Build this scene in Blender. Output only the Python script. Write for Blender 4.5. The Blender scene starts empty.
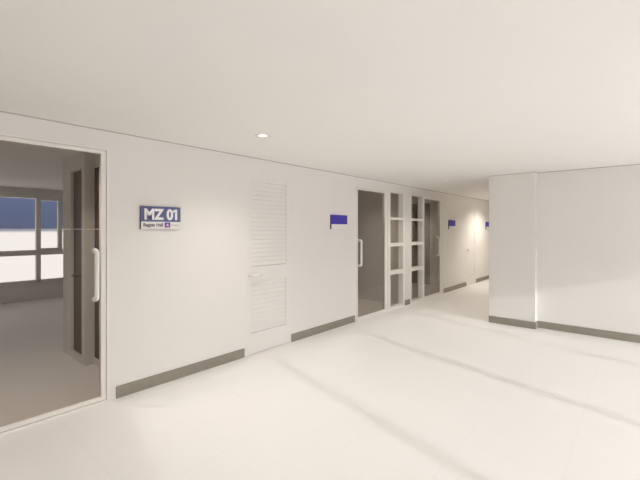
import bpy, bmesh, math
from mathutils import Vector, Matrix

C = bpy.context.scene.collection
scene = bpy.context.scene
H = 2.40          # ceiling height
L = 3.587         # corridor face of the left wall
T = 0.12          # left wall thickness
EYE = 1.524
F = 372.0
ca, sa = 0.6549, 0.7557

# ------------------------------------------------------------------ materials
def new_mat(name):
    m = bpy.data.materials.new(name); m.use_nodes = True
    nt = m.node_tree
    for n in list(nt.nodes): nt.nodes.remove(n)
    out = nt.nodes.new('ShaderNodeOutputMaterial')
    return m, nt, out

def principled(name, col, rough=0.5, metal=0.0, spec=0.5, var=0.0, scale=6.0, bump=0.0, bscale=120.0):
    m, nt, out = new_mat(name)
    b = nt.nodes.new('ShaderNodeBsdfPrincipled')
    b.inputs['Roughness'].default_value = rough
    b.inputs['Metallic'].default_value = metal
    b.inputs['Specular IOR Level'].default_value = spec
    b.inputs['Base Color'].default_value = (*col, 1)
    nt.links.new(b.outputs[0], out.inputs[0])
    tc = nt.nodes.new('ShaderNodeTexCoord')
    if var > 0:
        n = nt.nodes.new('ShaderNodeTexNoise'); n.inputs['Scale'].default_value = scale
        n.inputs['Detail'].default_value = 4
        nt.links.new(tc.outputs['Object'], n.inputs['Vector'])
        r = nt.nodes.new('ShaderNodeValToRGB')
        r.color_ramp.elements[0].position = 0.3; r.color_ramp.elements[1].position = 0.7
        r.color_ramp.elements[0].color = (*[c*(1-var) for c in col], 1)
        r.color_ramp.elements[1].color = (*[min(1, c*(1+var)) for c in col], 1)
        nt.links.new(n.outputs['Fac'], r.inputs['Fac'])
        nt.links.new(r.outputs['Color'], b.inputs['Base Color'])
    if bump > 0:
        n2 = nt.nodes.new('ShaderNodeTexNoise'); n2.inputs['Scale'].default_value = bscale
        nt.links.new(tc.outputs['Object'], n2.inputs['Vector'])
        bp = nt.nodes.new('ShaderNodeBump'); bp.inputs['Strength'].default_value = bump
        bp.inputs['Distance'].default_value = 0.002
        nt.links.new(n2.outputs['Fac'], bp.inputs['Height'])
        nt.links.new(bp.outputs[0], b.inputs['Normal'])
    return m

def glass(name, tint, fres=0.05):
    m, nt, out = new_mat(name)
    tr = nt.nodes.new('ShaderNodeBsdfTransparent'); tr.inputs[0].default_value = (*tint, 1)
    gl = nt.nodes.new('ShaderNodeBsdfGlossy'); gl.inputs['Roughness'].default_value = 0.02
    fr = nt.nodes.new('ShaderNodeFresnel'); fr.inputs['IOR'].default_value = 1.3
    mx = nt.nodes.new('ShaderNodeMixShader')
    ml = nt.nodes.new('ShaderNodeMath'); ml.operation = 'MULTIPLY'; ml.inputs[1].default_value = fres
    nt.links.new(fr.outputs[0], ml.inputs[0]); nt.links.new(ml.outputs[0], mx.inputs[0])
    nt.links.new(tr.outputs[0], mx.inputs[1]); nt.links.new(gl.outputs[0], mx.inputs[2])
    nt.links.new(mx.outputs[0], out.inputs[0])
    return m

def emission(name, col, s):
    m, nt, out = new_mat(name)
    e = nt.nodes.new('ShaderNodeEmission'); e.inputs[0].default_value = (*col, 1); e.inputs[1].default_value = s
    nt.links.new(e.outputs[0], out.inputs[0])
    return m

def tile_floor(name, col, thin_line, size, ox, oy, w=0.004):
    m, nt, out = new_mat(name)
    b = nt.nodes.new('ShaderNodeBsdfPrincipled')
    b.inputs['Roughness'].default_value = 0.42; b.inputs['Specular IOR Level'].default_value = 0.25
    nt.links.new(b.outputs[0], out.inputs[0])
    tc = nt.nodes.new('ShaderNodeTexCoord')
    sp = nt.nodes.new('ShaderNodeSeparateXYZ'); nt.links.new(tc.outputs['Object'], sp.inputs[0])
    def M(op, a, v=None):
        n = nt.nodes.new('ShaderNodeMath'); n.operation = op
        nt.links.new(a, n.inputs[0])
        if v is not None:
            if isinstance(v, (int, float)): n.inputs[1].default_value = v
            else: nt.links.new(v, n.inputs[1])
        return n.outputs[0]
    def line(axis, o):
        a = M('SUBTRACT', sp.outputs[axis], o)
        a = M('DIVIDE', a, size); a = M('FRACT', a)
        a = M('SUBTRACT', a, 0.5); a = M('ABSOLUTE', a)
        return M('GREATER_THAN', a, 0.5 - w/2/size)
    k = M('MAXIMUM', line('X', ox), line('Y', oy))
    n = nt.nodes.new('ShaderNodeTexNoise'); n.inputs['Scale'].default_value = 1.6; n.inputs['Detail'].default_value = 5
    nt.links.new(tc.outputs['Object'], n.inputs['Vector'])
    r = nt.nodes.new('ShaderNodeValToRGB')
    r.color_ramp.elements[0].color = (*[c*0.985 for c in col], 1); r.color_ramp.elements[1].color = (*[c*1.015 for c in col], 1)
    nt.links.new(n.outputs['Fac'], r.inputs['Fac'])
    mx = nt.nodes.new('ShaderNodeMix'); mx.data_type = 'RGBA'
    nt.links.new(k, mx.inputs[0]); nt.links.new(r.outputs['Color'], mx.inputs[6]); mx.inputs[7].default_value = (*thin_line, 1)
    nt.links.new(mx.outputs[2], b.inputs['Base Color'])
    return m

PAINT = (0.775, 0.757, 0.735)
M_wall = principled('wall_paint', PAINT, 0.75, spec=0.2, var=0.006, scale=3, bump=0.03)
M_ceil = principled('ceiling_paint', (0.87, 0.857, 0.84), 0.85, spec=0.1, var=0.005, scale=3)
M_floor = tile_floor('floor_tiles', (0.87, 0.858, 0.843), (0.825, 0.812, 0.797), 0.6, 0.89, 0.37)
M_frame = principled('frame_white', (0.82, 0.793, 0.76), 0.45, spec=0.4, var=0.004)
M_door = principled('door_paint', (0.775, 0.757, 0.735), 0.75, spec=0.3, var=0.004)
M_base = principled('baseboard_taupe', (0.28, 0.255, 0.215), 0.5, spec=0.3, var=0.05, scale=14)
M_glass = glass('tinted_glass', (0.84, 0.815, 0.79), 0.25)
M_clear = glass('clear_glass', (0.97, 0.97, 0.97), 0.5)
M_handle = principled('handle_white', (0.83, 0.81, 0.78), 0.3, spec=0.5, var=0.003)
M_metal = principled('brushed_metal', (0.62, 0.58, 0.53), 0.35, metal=0.8, var=0.03, scale=40)
M_brown = principled('dark_brown_panel', (0.17, 0.135, 0.115), 0.5, spec=0.3, var=0.03, scale=8)
M_reflection = principled('reflection_pale', (0.62, 0.60, 0.57), 0.4)
M_slate = principled('sign_slate_blue', (0.10, 0.115, 0.26), 0.5, var=0.02)
M_blue = principled('sign_royal_blue', (0.055, 0.035, 0.42), 0.5, var=0.02)
M_signw = principled('sign_white', (0.80, 0.78, 0.76), 0.5, var=0.004)
M_edge = principled('sign_edge_dark', (0.07, 0.06, 0.09), 0.6)
M_letter = principled('letter_white', (0.82, 0.81, 0.80), 0.5)
M_ink = principled('letter_ink', (0.10, 0.08, 0.13), 0.6)
M_grey = principled('letter_grey', (0.38, 0.35, 0.36), 0.6)
M_purple = principled('logo_purple', (0.12, 0.04, 0.36), 0.5)
M_lilac = principled('logo_lilac', (0.75, 0.46, 0.82), 0.5)
M_lens = emission('lamp_lens', (1.0, 0.93, 0.82), 6.0)
M_trimring = principled('lamp_ring', (0.80, 0.77, 0.73), 0.5)

# ------------------------------------------------------------------ mesh helpers
def box(bm, x0, x1, y0, y1, z0, z1):
    x0, x1 = min(x0, x1), max(x0, x1); y0, y1 = min(y0, y1), max(y0, y1); z0, z1 = min(z0, z1), max(z0, z1)
    v = [bm.verts.new(p) for p in ((x0,y0,z0),(x1,y0,z0),(x1,y1,z0),(x0,y1,z0),(x0,y0,z1),(x1,y0,z1),(x1,y1,z1),(x0,y1,z1))]
    fs = []
    for f in ((3,2,1,0),(4,5,6,7),(0,1,5,4),(1,2,6,5),(2,3,7,6),(3,0,4,7)):
        fs.append(bm.faces.new([v[i] for i in f]))
    return v, fs

def tube(bm, pts, r, seg=14, caps=True):
    pts = [Vector(p) for p in pts]; rings = []
    up0 = None
    for i, p in enumerate(pts):
        d = (pts[min(i+1, len(pts)-1)] - pts[max(i-1, 0)]).normalized()
        if up0 is None:
            a = Vector((0,0,1)) if abs(d.z) < 0.9 else Vector((1,0,0))
            up0 = (a - d*a.dot(d)).normalized()
        else:
            up0 = (up0 - d*up0.dot(d)).normalized()
        s = d.cross(up0)
        rings.append([bm.verts.new(p + r*(math.cos(t)*up0 + math.sin(t)*s)) for t in [2*math.pi*k/seg for k in range(seg)]])
    for a, b in zip(rings, rings[1:]):
        for k in range(seg):
            f = bm.faces.new((a[k], a[(k+1) % seg], b[(k+1) % seg], b[k])); f.smooth = True
    if caps:
        bm.faces.new(rings[0][::-1]); bm.faces.new(rings[-1])

def lathe(bm, prof, cx=0, cy=0, seg=40, close=False):
    rings = [[bm.verts.new((cx + r*math.cos(2*math.pi*k/seg), cy + r*math.sin(2*math.pi*k/seg), z)) for k in range(seg)] for r, z in prof]
    pairs = list(zip(rings, rings[1:])) + ([(rings[-1], rings[0])] if close else [])
    for a, b in pairs:
        for k in range(seg):
            f = bm.faces.new((a[k], a[(k+1) % seg], b[(k+1) % seg], b[k])); f.smooth = True

def obj(name, bm, mat, parent=None, bevel=0.0, loc=None):
    bmesh.ops.recalc_face_normals(bm, faces=bm.faces)
    me = bpy.data.meshes.new(name); bm.to_mesh(me); bm.free()
    for m in (mat if isinstance(mat, (list, tuple)) else [mat]): me.materials.append(m)
    o = bpy.data.objects.new(name, me); C.objects.link(o)
    if bevel > 0:
        md = o.modifiers.new('bevel', 'BEVEL'); md.width = bevel; md.segments = 2; md.limit_method = 'ANGLE'
    if parent: o.parent = parent
    if loc: o.location = loc
    return o

def boxes(name, lst, mat, parent=None, bevel=0.0):
    bm = bmesh.new()
    for b in lst: box(bm, *b)
    return obj(name, bm, mat, parent, bevel)

def tag(o, label, cat, group=None, kind=None):
    o['label'] = label; o['category'] = cat
    if group: o['group'] = group
    if kind: o['kind'] = kind
    return o

def empty(name, loc, label, cat, group=None, kind=None):
    o = bpy.data.objects.new(name, None); C.objects.link(o); o.location = loc; o.empty_display_size = 0.1
    return tag(o, label, cat, group, kind)

def dup(root, loc, label):
    r = root.copy(); C.objects.link(r); r.location = loc; r['label'] = label
    for ch in list(root.children):
        c = ch.copy(); C.objects.link(c); c.parent = r
        for g in list(ch.children):
            d = g.copy(); C.objects.link(d); d.parent = c
    return r

def text(name, body, size, width, mat, parent, x, z, y, bold=0.0, kind=None):
    """raised lettering facing -Y; left edge at x, baseline at z, squeezed to the given width"""
    cu = bpy.data.curves.new(name, 'FONT'); cu.body = body; cu.size = size
    cu.extrude = 0.0012; cu.offset = bold
    t = bpy.data.objects.new(name, cu); C.objects.link(t)
    bpy.context.view_layer.update()
    dg = bpy.context.evaluated_depsgraph_get()
    me = bpy.data.meshes.new_from_object(t.evaluated_get(dg))
    bpy.data.objects.remove(t); bpy.data.curves.remove(cu)
    xs = [v.co.x for v in me.vertices]; x0, x1 = min(xs), max(xs)
    k = width/(x1 - x0)
    for v in me.vertices:
        a, b, c = v.co
        v.co = ((a - x0)*k, -c, b)
    me.name = name; me.materials.clear(); me.materials.append(mat)
    o = bpy.data.objects.new(name, me); C.objects.link(o); o.parent = parent; o.location = (x, y, z)
    return o

# ------------------------------------------------------------------ the setting
XR = 6.57         # right wall face
XE = 15.0         # far end of the corridor
YW = -5.3         # glazed wall behind the camera
YB = 9.89         # back wall of the room behind the glass door
XL = -4.2
DOOR_T = 2.232    # head of the glazed fronts

tag(boxes('floor', [(XL-0.2, XE+0.2, YW-0.2, YB+0.2, -0.10, 0)], M_floor),
    'pale polished tile floor running through lobby and corridor', 'floor', kind='structure')

lamps = [-2.05, 2.287, 6.62, 10.96]; LY = 2.69; hq = 0.05
cl = []
cl.append((XL-0.2, XE+0.2, YW-0.2, LY-hq, H, H+0.12)); ya = LY+hq
cl.append((XL-0.2, XE+0.2, ya, 3.98-hq, H, H+0.12)); ya = 3.98+hq
for a, b in ((XL-0.2, 0.75-hq), (0.75+hq, 5.9-hq), (5.9+hq, 8.35-hq), (8.35+hq, XE+0.2)):
    cl.append((a, b, 3.98-hq, 3.98+hq, H, H+0.12))
cl.append((XL-0.2, XE+0.2, ya, YB+0.2, H, H+0.12))
px = XL-0.2
for x in lamps:
    cl.append((px, x-hq, LY-hq, LY+hq, H, H+0.12)); px = x+hq
cl.append((px, XE+0.2, LY-hq, LY+hq, H, H+0.12))
tag(boxes('ceiling', cl, M_ceil), 'plain off-white ceiling over lobby and corridor', 'ceiling', kind='structure')

# left wall: openings  (x0, x1, z0, z1)
D1 = (-1.35, 1.266); D2 = (2.80, 3.515)
D3 = (5.06, 6.086); W1 = (6.086, 6.70); W2 = (6.95, 7.56); D4 = (7.56, 8.60)
D5 = (10.16, 10.905)
opens = [(D1, DOOR_T), (D2, 2.25), ((D3[0], W1[1]), DOOR_T), ((W2[0], D4[1]), DOOR_T), (D5, 2.25)]
lw = []; px = XL-0.2
for (a, b), zt in opens:
    lw.append((px, a, L, L+T, 0, H)); lw.append((a, b, L, L+T, zt, H)); px = b
lw.append((px, XE+0.2, L, L+T, 0, H))
tag(boxes('wall_left', lw, M_wall), 'long off-white corridor wall holding the doors and blue signs', 'wall', kind='structure')

# right wall, pier, corridor side wall and far end
PX, PY0, PY1 = 6.44, 1.237, 1.905
tag(boxes('wall_right', [(XR, XR+0.2, YW-0.2, PY0, 0, H)], M_wall),
    'blank off-white wall right of the square pier', 'wall', kind='structure')
pier = tag(boxes('column', [(PX, XR+0.2, PY0, PY1, 0, H)], M_wall),
    'square off-white wall pier standing proud of the right wall at the corridor mouth', 'column', kind='structure')
BH, BT = 0.105, 0.014
boxes('column_baseboard', [(PX-BT, PX, PY0-BT, PY1, 0, BH), (PX, XR-BT, PY0-BT, PY0, 0, BH)], M_base, pier)
tag(boxes('wall_corridor', [(XR+0.2, XE, PY1-0.2, PY1, 0, H)], M_wall),
    'right side wall of the narrow corridor behind the pier', 'wall', kind='structure')
tag(boxes('wall_far', [(XE, XE+0.2, PY1-0.2, L, 0, H)], M_wall),
    'short wall closing the far end of the corridor', 'wall', kind='structure')
tag(boxes('wall_rear', [(XL-0.2, XL, YW-0.2, L, 0, H)], M_wall),
    'lobby wall behind the camera on the left', 'wall', kind='structure')

# glazed wall behind the camera: sunlight through its bays stripes the floor
mull = [0.915 + 1.655*k for k in range(0, 4)]
tag(boxes('wall_front', [(XL-0.2, -0.74, YW-0.2, YW, 0, H)], M_wall), 'solid wall behind the camera beside the glazing', 'wall', kind='structure')
fr = [(-0.74, XR, YW-0.06, YW, 2.33, H), (-0.74, XR, YW-0.06, YW, 0, 0.06)]
for x in mull: fr.append((x-0.055, x+0.055, YW-0.06, YW, 0.06, 2.33))
tag(boxes('window_1', fr, M_frame), 'floor-to-ceiling mullioned window frame behind the camera', 'window', kind='structure')

M_shadow_line = principled('shadow_line_grey', (0.50, 0.47, 0.43), 0.7, spec=0.1, var=0.004)  # grey colour stands for the dark shadow along the ceiling edge
tag(boxes('shadow_line_1', [(XL, XE, L-0.004, L, H-0.010, H)], M_shadow_line), 'thin strip coloured grey as the shadow line where the long door wall meets the ceiling', 'shadow_line', kind='structure')
tag(boxes('shadow_line_2', [(XR-0.004, XR, YW, PY0, H-0.010, H)], M_shadow_line), 'thin strip coloured grey as the shadow line where the blank right wall meets the ceiling', 'shadow_line', kind='structure')
boxes('ceiling_shadow_line', [(PX-0.004, PX, PY0, PY1, H-0.010, H), (PX, XR-0.004, PY0-0.004, PY0, H-0.010, H)], M_shadow_line, pier)
# baseboards
def baseboard(name, boxes_, label):
    tag(boxes(name, boxes_, M_base, bevel=0.002), label, 'baseboard', kind='structure')
def bb(a, b): return [(a, b, L-BT, L, 0, BH)]
baseboard('baseboard_left', bb(1.33, 2.756), 'taupe baseboard between the glass door and louvred door under the MZ 01 sign')
baseboard('baseboard_center', bb(3.545, 5.005), 'taupe baseboard between near louvred door and glazed front')
baseboard('baseboard_post', bb(6.735, 6.925), 'tiny square of taupe baseboard at foot of the post between gridded panes')
baseboard('baseboard_corridor', bb(8.655, 10.131), 'taupe baseboard between far glass door and far louvred door')
baseboard('baseboard_far', bb(10.935, XE), 'taupe baseboard past the far louvred door at corridor end')
baseboard('baseboard_right', [(XR-BT, XR, YW, PY0-BT, 0, BH)], 'long taupe baseboard along the blank right wall')

# ------------------------------------------------------------------ glazed doors and panes in the left wall
def glass_door(name, a, b, ztop, handle_x, label, thin_line=False, fl=0.055, fr=0.055, sill=0.056):
    """a full-height tinted leaf in a white frame, with a C-shaped pull on the corridor side"""
    root = empty(name, ((a+b)/2, L+0.03, 0), label, 'door', kind='structure')
    ox, oy = (a+b)/2, L+0.03
    w = (b-a)/2; y0, y1 = -0.042, 0.05
    al, ar = fl*0.3, fr*0.3
    boxes('door_frame', [(-w, -w+al, y0, y1, 0, ztop), (w-ar, w, y0, y1, 0, ztop),
                         (-w+al, w-ar, y0, y1, ztop-0.014, ztop), (-w+al, w-ar, y0, y1, 0, 0.018)], M_frame, root, 0.002)
    l0, l1 = -w+al+0.003, w-ar-0.003
    gl, gr = -w+fl+0.003, w-fr-0.003
    boxes('leaf_frame', [(l0, gl, -0.034, 0.02, 0.021, ztop-0.017), (gr, l1, -0.034, 0.02, 0.021, ztop-0.017),
                         (gl, gr, -0.034, 0.02, ztop-0.046, ztop-0.017), (gl, gr, -0.034, 0.02, 0.021, sill)], M_frame, root, 0.002)
    boxes('glass_pane', [(gl-0.006, gr+0.006, -0.019, -0.011, sill-0.006, ztop-0.040)], M_glass, root)
    if thin_line:  # pale strip standing in for the horizon reflected in the glass
        boxes('horizon_reflection', [(gl, gr, -0.0205, -0.0192, EYE-0.0022, EYE+0.0022)], M_reflection, root)['label'] = 'horizon reflection modelled as a thin pale line across the glass'
    # C pull: rods off the glass then a vertical bar
    hx = handle_x - ox; yo = -0.019; out = -0.075; r = 0.0185; c = 0.030
    za, zb = 0.915, 1.338
    pts = [(hx, yo, za)]
    for k in range(7):
        t = math.pi/2*k/6; pts.append((hx, out + c - c*math.sin(t), za + c - c*math.cos(t)))
    for k in range(7):
        t = math.pi/2*k/6; pts.append((hx, out + c - c*math.cos(t), zb - c + c*math.sin(t)))
    pts.append((hx, yo, zb))
    bm = bmesh.new(); tube(bm, pts, r, 16)
    for z in (za, zb):
        tube(bm, [(hx, yo, z), (hx, yo-0.006, z)], 0.023, 18)
    hd = obj('door_handle', bm, M_handle, root); hd['label'] = 'white C-shaped pull handle'
    return root



# near glazed front: a fixed side pane runs out of frame to the left of the leaf
glass_door('door_1', 0.20, D1[1], DOOR_T, 1.160, 'large tinted glass door at far left with white frame and C-shaped pull', thin_line=True)
w = empty('window_2', (D1[0], L+0.03, 0), 'fixed tinted side pane left of the big glass door, out of frame', 'window', kind='structure')
wd = 0.20 - D1[0]
boxes('window_frame', [(0, 0.05, -0.042, 0.05, 0, DOOR_T), (wd-0.05, wd, -0.042, 0.05, 0, DOOR_T),
                       (0.05, wd-0.05, -0.042, 0.05, DOOR_T-0.046, DOOR_T), (0.05, wd-0.05, -0.042, 0.05, 0, 0.056)], M_frame, w, 0.002)
boxes('glass_pane', [(0.046, wd-0.046, -0.019, -0.011, 0.05, DOOR_T-0.04)], M_glass, w)

glass_door('door_3', D3[0]-0.0, D3[1], DOOR_T, 5.14, 'tinted glass door right of the plain blue sign, pull on its left', fl=0.036, fr=0.118, sill=0.05)
glass_door('door_4', D4[0], D4[1], DOOR_T, 8.28, 'far tinted glass door at the corridor entrance, pull on its right', fl=0.042, fr=0.15, sill=0.05)

def grid_window(name, a, b, label, left_w, right_w):
    root = empty(name, (a, L+0.03, 0), label, 'window', kind='structure')
    wd = b - a; y0, y1 = -0.042, 0.085
    boxes('window_frame', [(0, left_w, y0, y1, 0, DOOR_T), (wd-right_w, wd, y0, y1, 0, DOOR_T),
                           (left_w, wd-right_w, y0, y1, DOOR_T-0.012, DOOR_T), (left_w, wd-right_w, y0, y1, 0, 0.044)], M_frame, root, 0.002)
    zs = [0.044, 0.661, 0.73, 1.195, 1.258, 1.701, 1.747, DOOR_T-0.012]
    for i in range(1, 7, 2):
        boxes('glazing_bar', [(left_w, wd-right_w, y0, y1, zs[i], zs[i+1])], M_frame, root, 0.002)
    for i in range(0, 8, 2):
        boxes('glass_pane', [(left_w, wd-right_w, 0.062, 0.069, zs[i], zs[i+1])], M_glass, root)
    return root
grid_window('window_3', W1[0], W1[1], 'narrow four-pane gridded sidelight beside the nearer glazed door, left of the post', 0.062, 0.06)
grid_window('window_4', W2[0], W2[1], 'narrow four-pane gridded sidelight right of the post, beside the far glass door', 0.04, 0.06)

# ------------------------------------------------------------------ louvred doors
def louvre_door(name, a, b, label):
    ox = (a+b)/2; w = (b-a)/2; zt = 2.25
    root = empty(name, (ox, L, 0), label, 'door', kind='structure')
    fw = 0.03
    boxes('door_frame', [(-w, -w+fw, -0.0005, 0.09, 0, zt), (w-fw, w, -0.0005, 0.09, 0, zt), (-w+fw, w-fw, -0.0005, 0.09, zt-fw, zt)], M_door, root)
    pw = w - fw - 0.0008; y0, y1 = -0.0005, 0.04
    lx0, lx1 = -w+0.063, w-0.063
    zu0, zu1, zl0, zl1 = 1.067, 2.155, 0.257, 0.877
    boxes('door_leaf', [(-pw, lx0, y0, y1, 0.008, zt-fw-0.0008), (lx1, pw, y0, y1, 0.008, zt-fw-0.0008),
                        (lx0, lx1, y0, y1, zu1, zt-fw-0.0008), (lx0, lx1, y0, y1, zl1, zu0), (lx0, lx1, y0, y1, 0.008, zl0),
                        (lx0, lx1, y1-0.004, y1, zl0, zl1), (lx0, lx1, y1-0.004, y1, zu0, zu1)], M_door, root)
    for z0, z1, n in ((zu0, zu1, 20), (zl0, zl1, 11)):
        bm = bmesh.new(); p = (z1-z0)/n
        for k in range(n):
            zb = z0 + k*p
            v, fs = box(bm, lx0, lx1, 0, 1, 0, 1)
            # slanted slat: lower edge at the front, upper edge tucked behind the next one
            co = {(0,0): (0.002, zb+0.006), (1,0): (0.011, zb+0.002), (0,1): (0.0145, zb+p+0.006), (1,1): (0.0235, zb+p)}
            for vv in v:
                yy, zz = co[(round(vv.co.y), round(vv.co.z))]
                vv.co.y = yy; vv.co.z = zz
        obj('louvre_panel', bm, M_door, root)
    # lever handle on a plate, at the left of the leaf
    hx = -w + 0.045; hz = 0.965
    bm = bmesh.new()
    tube(bm, [(hx, y0, hz), (hx, y0-0.006, hz)], 0.024, 20)
    tube(bm, [(hx, y0-0.004, hz), (hx, y0-0.045, hz), (hx+0.004, y0-0.052, hz), (hx+0.012, y0-0.055, hz), (hx+0.135, y0-0.052, hz)], 0.018, 14)
    hd = obj('door_handle', bm, M_handle, root); hd['label'] = 'pale lever handle'
    return root
louvre_door('door_2', D2[0], D2[1], 'off-white louvred door with two slatted panels, between the MZ 01 sign and the plain blue sign')
louvre_door('door_5', D5[0], D5[1], 'far off-white louvred door lit by a downlight, between two small blue signs')

# ------------------------------------------------------------------ signs on the left wall
def sign(x0, x1, label, mat_top, written=False):
    wd = x1 - x0; z0, z1, zm = 1.526, 1.745, 1.602
    if written: zm = 1.597
    root = empty('wall_sign', (x0, L, 0), label, 'sign', 'room signs on the corridor wall')
    th = 0.022
    boxes('backing_plate', [(0, wd, -th+0.003, 0, z0, z1)], M_edge, root)
    boxes('upper_panel', [(0.0, wd, -th, -th+0.003, zm, z1)], mat_top, root)
    boxes('lower_panel', [(0.004, wd, -th, -th+0.003, z0, zm)], M_signw, root)['label'] = 'white lower strip of the sign'
    if written:
        rn = text('room_number', 'MZ 01', 0.14, wd-0.070, M_letter, root, 0.034, zm+0.024, -th-0.0005, bold=0.006); rn['label'] = 'white letters MZ 01'
        xm = max(v.co.x for v in rn.data.vertices); zx = max(v.co.z for v in rn.data.vertices)
        bm = bmesh.new(); bm.from_mesh(rn.data)          # flag of the numeral one
        f = [(xm-0.020, zx), (xm-0.046, zx-0.016), (xm-0.046, zx-0.036), (xm-0.020, zx-0.026)]
        va = [bm.verts.new((x, -0.0012, z)) for x, z in f]; vb = [bm.verts.new((x, 0.0012, z)) for x, z in f]
        bm.faces.new(va[::-1]); bm.faces.new(vb)
        for k in range(4): bm.faces.new((va[k], va[(k+1) % 4], vb[(k+1) % 4], vb[k]))
        bmesh.ops.recalc_face_normals(bm, faces=bm.faces); bm.to_mesh(rn.data); bm.free()
        text('hall_name', 'Bagzat Hall', 0.045, 0.190, M_ink, root, 0.024, zm-0.046, -th-0.0005, bold=0.0012)['label'] = 'dark lettering of the hall name'
        lx = 0.232
        lg = boxes('logo', [(lx, lx+0.056, -th-0.0015, -th, zm-0.056, zm-0.006)], M_purple, root)
        lg['label'] = 'purple square emblem with pale figure'
        boxes('logo_mark', [(lx+0.014, lx+0.042, -th-0.0028, -th-0.0015, zm-0.040, zm-0.031), (lx+0.021, lx+0.035, -th-0.0028, -th-0.0015, zm-0.031, zm-0.018),
                            (lx+0.018, lx+0.022, -th-0.0028, -th-0.0015, zm-0.047, zm-0.040), (lx+0.034, lx+0.038, -th-0.0028, -th-0.0015, zm-0.047, zm-0.040)], M_lilac, lg)
        text('small_text', 'Transit', 0.030, 0.085, M_grey, root, lx+0.066, zm-0.042, -th-0.0005)
    return root
sign(1.540, 1.938, 'slate-blue and white room sign reading MZ 01, beside the big glass door', M_slate, True)
s2 = sign(4.376, 4.780, 'plain royal-blue and white wall sign just left of the nearer glazed front', M_blue)
dup(s2, (8.925, L, 0), 'small plain blue and white wall sign between far glass door and far louvred door')
dup(s2, (11.78, L, 0), 'farthest blue wall sign, half hidden by the pier past the far louvred door')

# ------------------------------------------------------------------ downlights
def downlight(x, label):
    root = empty('downlight', (x, LY, H), label, 'ceiling light', 'recessed downlights in a row along the corridor wall')
    bm = bmesh.new(); lathe(bm, [(0.044, -0.003), (0.074, -0.003), (0.075, 0.0), (0.044, 0.0)], close=True)
    obj('trim_ring', bm, M_trimring, root)
    bm = bmesh.new(); lathe(bm, [(0.0435, -0.002), (0.038, 0.016), (0.040, 0.016), (0.0455, -0.002)], close=True)
    obj('reflector', bm, M_trimring, root)
    bm = bmesh.new(); lathe(bm, [(0.0005, 0.012), (0.039, 0.012), (0.039, 0.018), (0.0005, 0.018)], close=True)
    obj('lens', bm, M_lens, root)['label'] = 'glowing round lens'
    return root
d0 = downlight(lamps[1], 'round recessed downlight glowing in the ceiling above the near louvred door')
for x, lb in ((lamps[2], 'farther recessed downlight seen edge-on in the ceiling by the gridded panes'),
              (lamps[3], 'recessed downlight over the far louvred door, hidden behind the pier'),
              (lamps[0], 'recessed downlight in the lobby ceiling behind the camera')):
    dup(d0, (x, LY, H), lb)
dup(d0, (0.75, 3.98, H), 'added unseen downlight brightening the room of the big glass door, above its head frame')  # this and the next two: unseen lamps added to brighten the glazed rooms
dup(d0, (5.9, 3.98, H), 'added unseen downlight brightening the middle glazed room, above its head frame')
dup(d0, (8.35, 3.98, H), 'added unseen downlight brightening the far glazed room, above its head frame')
SPOT_W = 40
for x, y, pw_ in [(lamps[0], LY, SPOT_W), (lamps[1], LY, SPOT_W), (lamps[2], LY, SPOT_W), (lamps[3], LY, 2.2*SPOT_W), (0.75, 3.98, 48), (5.9, 3.98, 26), (8.35, 3.98, 18)]:  # the last three are the added room fill lamps
    ld = bpy.data.lights.new('downlight_lamp', 'SPOT'); ld.energy = pw_; ld.color = (1.0, 0.92, 0.81)
    ld.spot_size = math.radians(149 if x == lamps[3] else 130); ld.spot_blend = 0.75 if x == lamps[3] else 1.0; ld.shadow_soft_size = 0.03
    lo = bpy.data.objects.new('downlight_lamp', ld); C.objects.link(lo); lo.location = (x, y, H-0.012)

# ------------------------------------------------------------------ rooms behind the glass
# room of the big glass door: back wall with a window
WZ0, WZ1 = 0.37, 2.23
bx = [(-3.4, 2.56)]
tag(boxes('wall_back', [(XL-0.2, -3.4, YB, YB+0.15, 0, H), (2.95, 3.4, YB, YB+0.15, 0, H), (-3.4, 2.95, YB, YB+0.15, 0, WZ0), (-3.4, 2.95, YB, YB+0.15, WZ1, H)], M_wall),
    'back wall of the room seen through the big glass door', 'wall', kind='structure')
wn = empty('window_5', (0, YB, 0), 'wide window in the back room seen through the big glass door, blue sky above white', 'window', kind='structure')
fy0, fy1 = -0.03, 0.09
ms = [(-3.4, -3.33), (-1.60, -1.515), (-1.20, -1.115), (0.74, 0.825), (2.055, 2.135), (2.88, 2.95)]
fb = [(-3.33, 2.88, fy0, fy1, WZ0, WZ0+0.06), (-3.33, 2.88, fy0, fy1, WZ1-0.045, WZ1)]
for a, b in ms: fb.append((a, b, fy0, fy1, WZ0, WZ1))
fb.append((-3.33, 2.88, fy0-0.006, fy1, 0.965, 1.075))
boxes('window_frame', fb, M_frame, wn, 0.003)
boxes('window_sash', [(2.455, 2.53, fy0+0.01, fy1-0.01, 1.078, 2.18), (2.138, 2.455, fy0+0.01, fy1-0.01, 1.078, 1.11), (2.138, 2.455, fy0+0.01, fy1-0.01, 2.15, 2.18)], M_frame, wn, 0.003)
for (a, b), (c, d) in zip(ms, ms[1:]):
    boxes('glass_pane', [(b, c, 0.03, 0.036, WZ0+0.06, 0.965)], M_clear, wn)
    boxes('glass_pane', [(b, c, 0.03, 0.036, 1.075, WZ1-0.045)], M_clear, wn)
tag(boxes('wall_room_left', [(XL-0.2, XL, L+T, YB, 0, H)], M_wall), 'left wall of the back room, out of frame', 'wall', kind='structure')
tag(boxes('wall_room_right', [(3.2, 3.4, L+T, YB, 0, H)], M_wall), 'right wall of the back room behind its stepped partition', 'wall', kind='structure')

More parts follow.
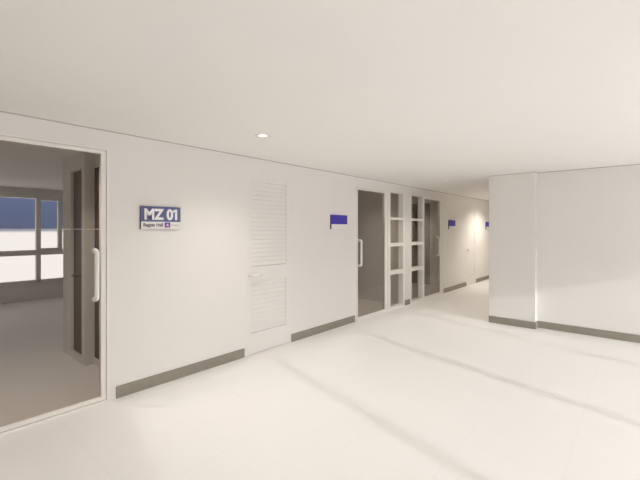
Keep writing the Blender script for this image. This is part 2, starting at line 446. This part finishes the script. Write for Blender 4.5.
# stepped partition inside that room, with two dark brown leaves
P1, P2 = 1.412, 1.50
pw = [(P1, P1+0.14, 5.178, 5.475, 0, H),            # far jamb
      (P1, P1+0.14, 4.79, 5.178, 2.205, H),        # header
      (P1, P2+0.10, 4.69, 4.79, 0, H),             # pier
      (P1, P1+0.09, 4.79, 5.178, 0, 0.075),         # kerb
      (P2, P2+0.10, 3.72, 4.688, 2.215, H), (P2, P2+0.10, 3.72, 4.688, 0, 0.075)]
tag(boxes('wall_partition', pw, M_wall, bevel=0.003), 'stepped off-white partition with piers inside the room behind the big glass door', 'wall', kind='structure')
def brown_door(name, x, y0, y1, label, handle=True, zt=2.205):
    root = empty(name, (x, y0, 0), label, 'door', kind='structure')
    boxes('door_leaf', [(0, 0.04, 0, y1-y0, 0.075, zt)], M_brown, root)
    if handle:
        hy = 0.10; bm = bmesh.new()
        tube(bm, [(0, hy, 0.985), (-0.008, hy, 0.985)], 0.03, 18)
        tube(bm, [(-0.004, hy, 0.985), (-0.045, hy, 0.985), (-0.055, hy+0.01, 0.985), (-0.055, hy+0.14, 0.985)], 0.011, 12)
        obj('door_handle', bm, M_brown, root)
    return root
brown_door('door_6', P1+0.032, 4.79, 5.178, 'dark brown leaf with lever handle recessed in the partition behind the big glass door')
brown_door('door_7', P2+0.012, 3.72, 4.688, 'dark brown leaf nearest the glass in the same partition', False, 2.215)

# rooms behind the gridded front
tag(boxes('wall_dividing', [(6.74, 6.90, L+T, 7.6, 0, H)], M_wall), 'plain dividing wall between the two glazed rooms', 'wall', kind='structure')
tag(boxes('wall_room_back', [(3.4, 13.0, 7.6, 7.75, 0, H)], M_wall), 'back wall of the glazed rooms', 'wall', kind='structure')
Q = 9.21
qw = [(Q, Q+0.14, 3.72, 4.17, 0, H), (Q-0.06, Q, 3.78, 3.84, 0, H), (Q-0.06, Q, 3.98, 4.05, 0, H), (Q-0.03, Q, 4.12, 4.17, 0, H), (Q, Q+0.14, 4.17, 5.3, 2.205, H), (Q, Q+0.14, 5.3, 7.6, 0, H), (Q, Q+0.08, 4.17, 5.3, 0, 0.075)]
tag(boxes('wall_side', qw, M_wall, bevel=0.003), 'ribbed side wall seen through the far glass door', 'wall', kind='structure')
brown_door('door_8', Q+0.03, 4.17, 5.3, 'dark brown leaf seen through the far glass door', False)

# ------------------------------------------------------------------ sky and sun
wld = bpy.data.worlds.new('sky'); scene.world = wld; wld.use_nodes = True
nt = wld.node_tree
for n in list(nt.nodes): nt.nodes.remove(n)
wo = nt.nodes.new('ShaderNodeOutputWorld'); bg = nt.nodes.new('ShaderNodeBackground')
tc = nt.nodes.new('ShaderNodeTexCoord'); sx = nt.nodes.new('ShaderNodeSeparateXYZ')
nt.links.new(tc.outputs['Generated'], sx.inputs[0])
mp = nt.nodes.new('ShaderNodeMapRange'); mp.inputs['From Min'].default_value = -1; mp.inputs['From Max'].default_value = 1
nt.links.new(sx.outputs['Z'], mp.inputs['Value'])
WHITE = 1.14; DOME = 8.2
def sky_ramp(dome):
    rp = nt.nodes.new('ShaderNodeValToRGB'); nt.links.new(mp.outputs[0], rp.inputs[0])
    e = rp.color_ramp.elements
    e[0].position = 0.0; e[0].color = (WHITE, WHITE*0.985, WHITE*0.97, 1)
    e[1].position = 0.4995; e[1].color = (WHITE, WHITE, WHITE*1.02, 1)
    for p, c in ((0.5, (0.138, 0.172, 0.295)), (0.53, (0.15, 0.195, 0.355)), (0.60, (dome*0.6, dome*0.595, dome*0.59)), (0.75, (dome, dome*0.995, dome*0.985)), (1.0, (dome, dome*0.995, dome*0.985))):
        a = e.new(p); a.color = (*c, 1)
    return rp.outputs[0]
# the sky is bright on the sun's side (-Y) and dimmer opposite
sd = nt.nodes.new('ShaderNodeMapRange'); sd.interpolation_type = 'SMOOTHSTEP'
sd.inputs['From Min'].default_value = -0.2; sd.inputs['From Max'].default_value = 0.4
nt.links.new(sx.outputs['Y'], sd.inputs['Value'])
mxs = nt.nodes.new('ShaderNodeMix'); mxs.data_type = 'RGBA'
nt.links.new(sd.outputs[0], mxs.inputs[0]); nt.links.new(sky_ramp(DOME), mxs.inputs[6]); nt.links.new(sky_ramp(0.9), mxs.inputs[7])
bg.inputs[1].default_value = 1.0
nt.links.new(mxs.outputs[2], bg.inputs[0]); nt.links.new(bg.outputs[0], wo.inputs[0])

sun = bpy.data.lights.new('sun', 'SUN'); sun.energy = 1.3; sun.angle = math.radians(1.0); sun.color = (1.0, 0.99, 0.99)
so = bpy.data.objects.new('sun', sun); C.objects.link(so)
so.rotation_euler = Vector((0.236, 1.0, -0.268)).to_track_quat('-Z', 'Y').to_euler()
so.location = (-2, YW-4, 4)

# ------------------------------------------------------------------ camera
cam = bpy.data.cameras.new('camera'); co = bpy.data.objects.new('camera', cam); C.objects.link(co)
cam.sensor_fit = 'HORIZONTAL'; cam.sensor_width = 36.0; cam.lens = 36.0*F/640.0
cam.shift_y = (229.2 - 240.0)/640.0
cam.clip_start = 0.05; cam.clip_end = 200
fwd = Vector((sa, ca, 0)); right = Vector((ca, -sa, 0)); up = Vector((0, 0, 1))
m = Matrix((right, up, -fwd)).transposed().to_4x4(); m.translation = Vector((0, 0, EYE))
co.matrix_world = m
scene.camera = co

vs = scene.view_settings
vs.view_transform = 'Standard'; vs.look = 'None'; vs.exposure = 0.29; vs.gamma = 1.0; vs.use_curve_mapping = False
scene.cycles.max_bounces = 14; scene.cycles.diffuse_bounces = 10; scene.cycles.transparent_max_bounces = 12
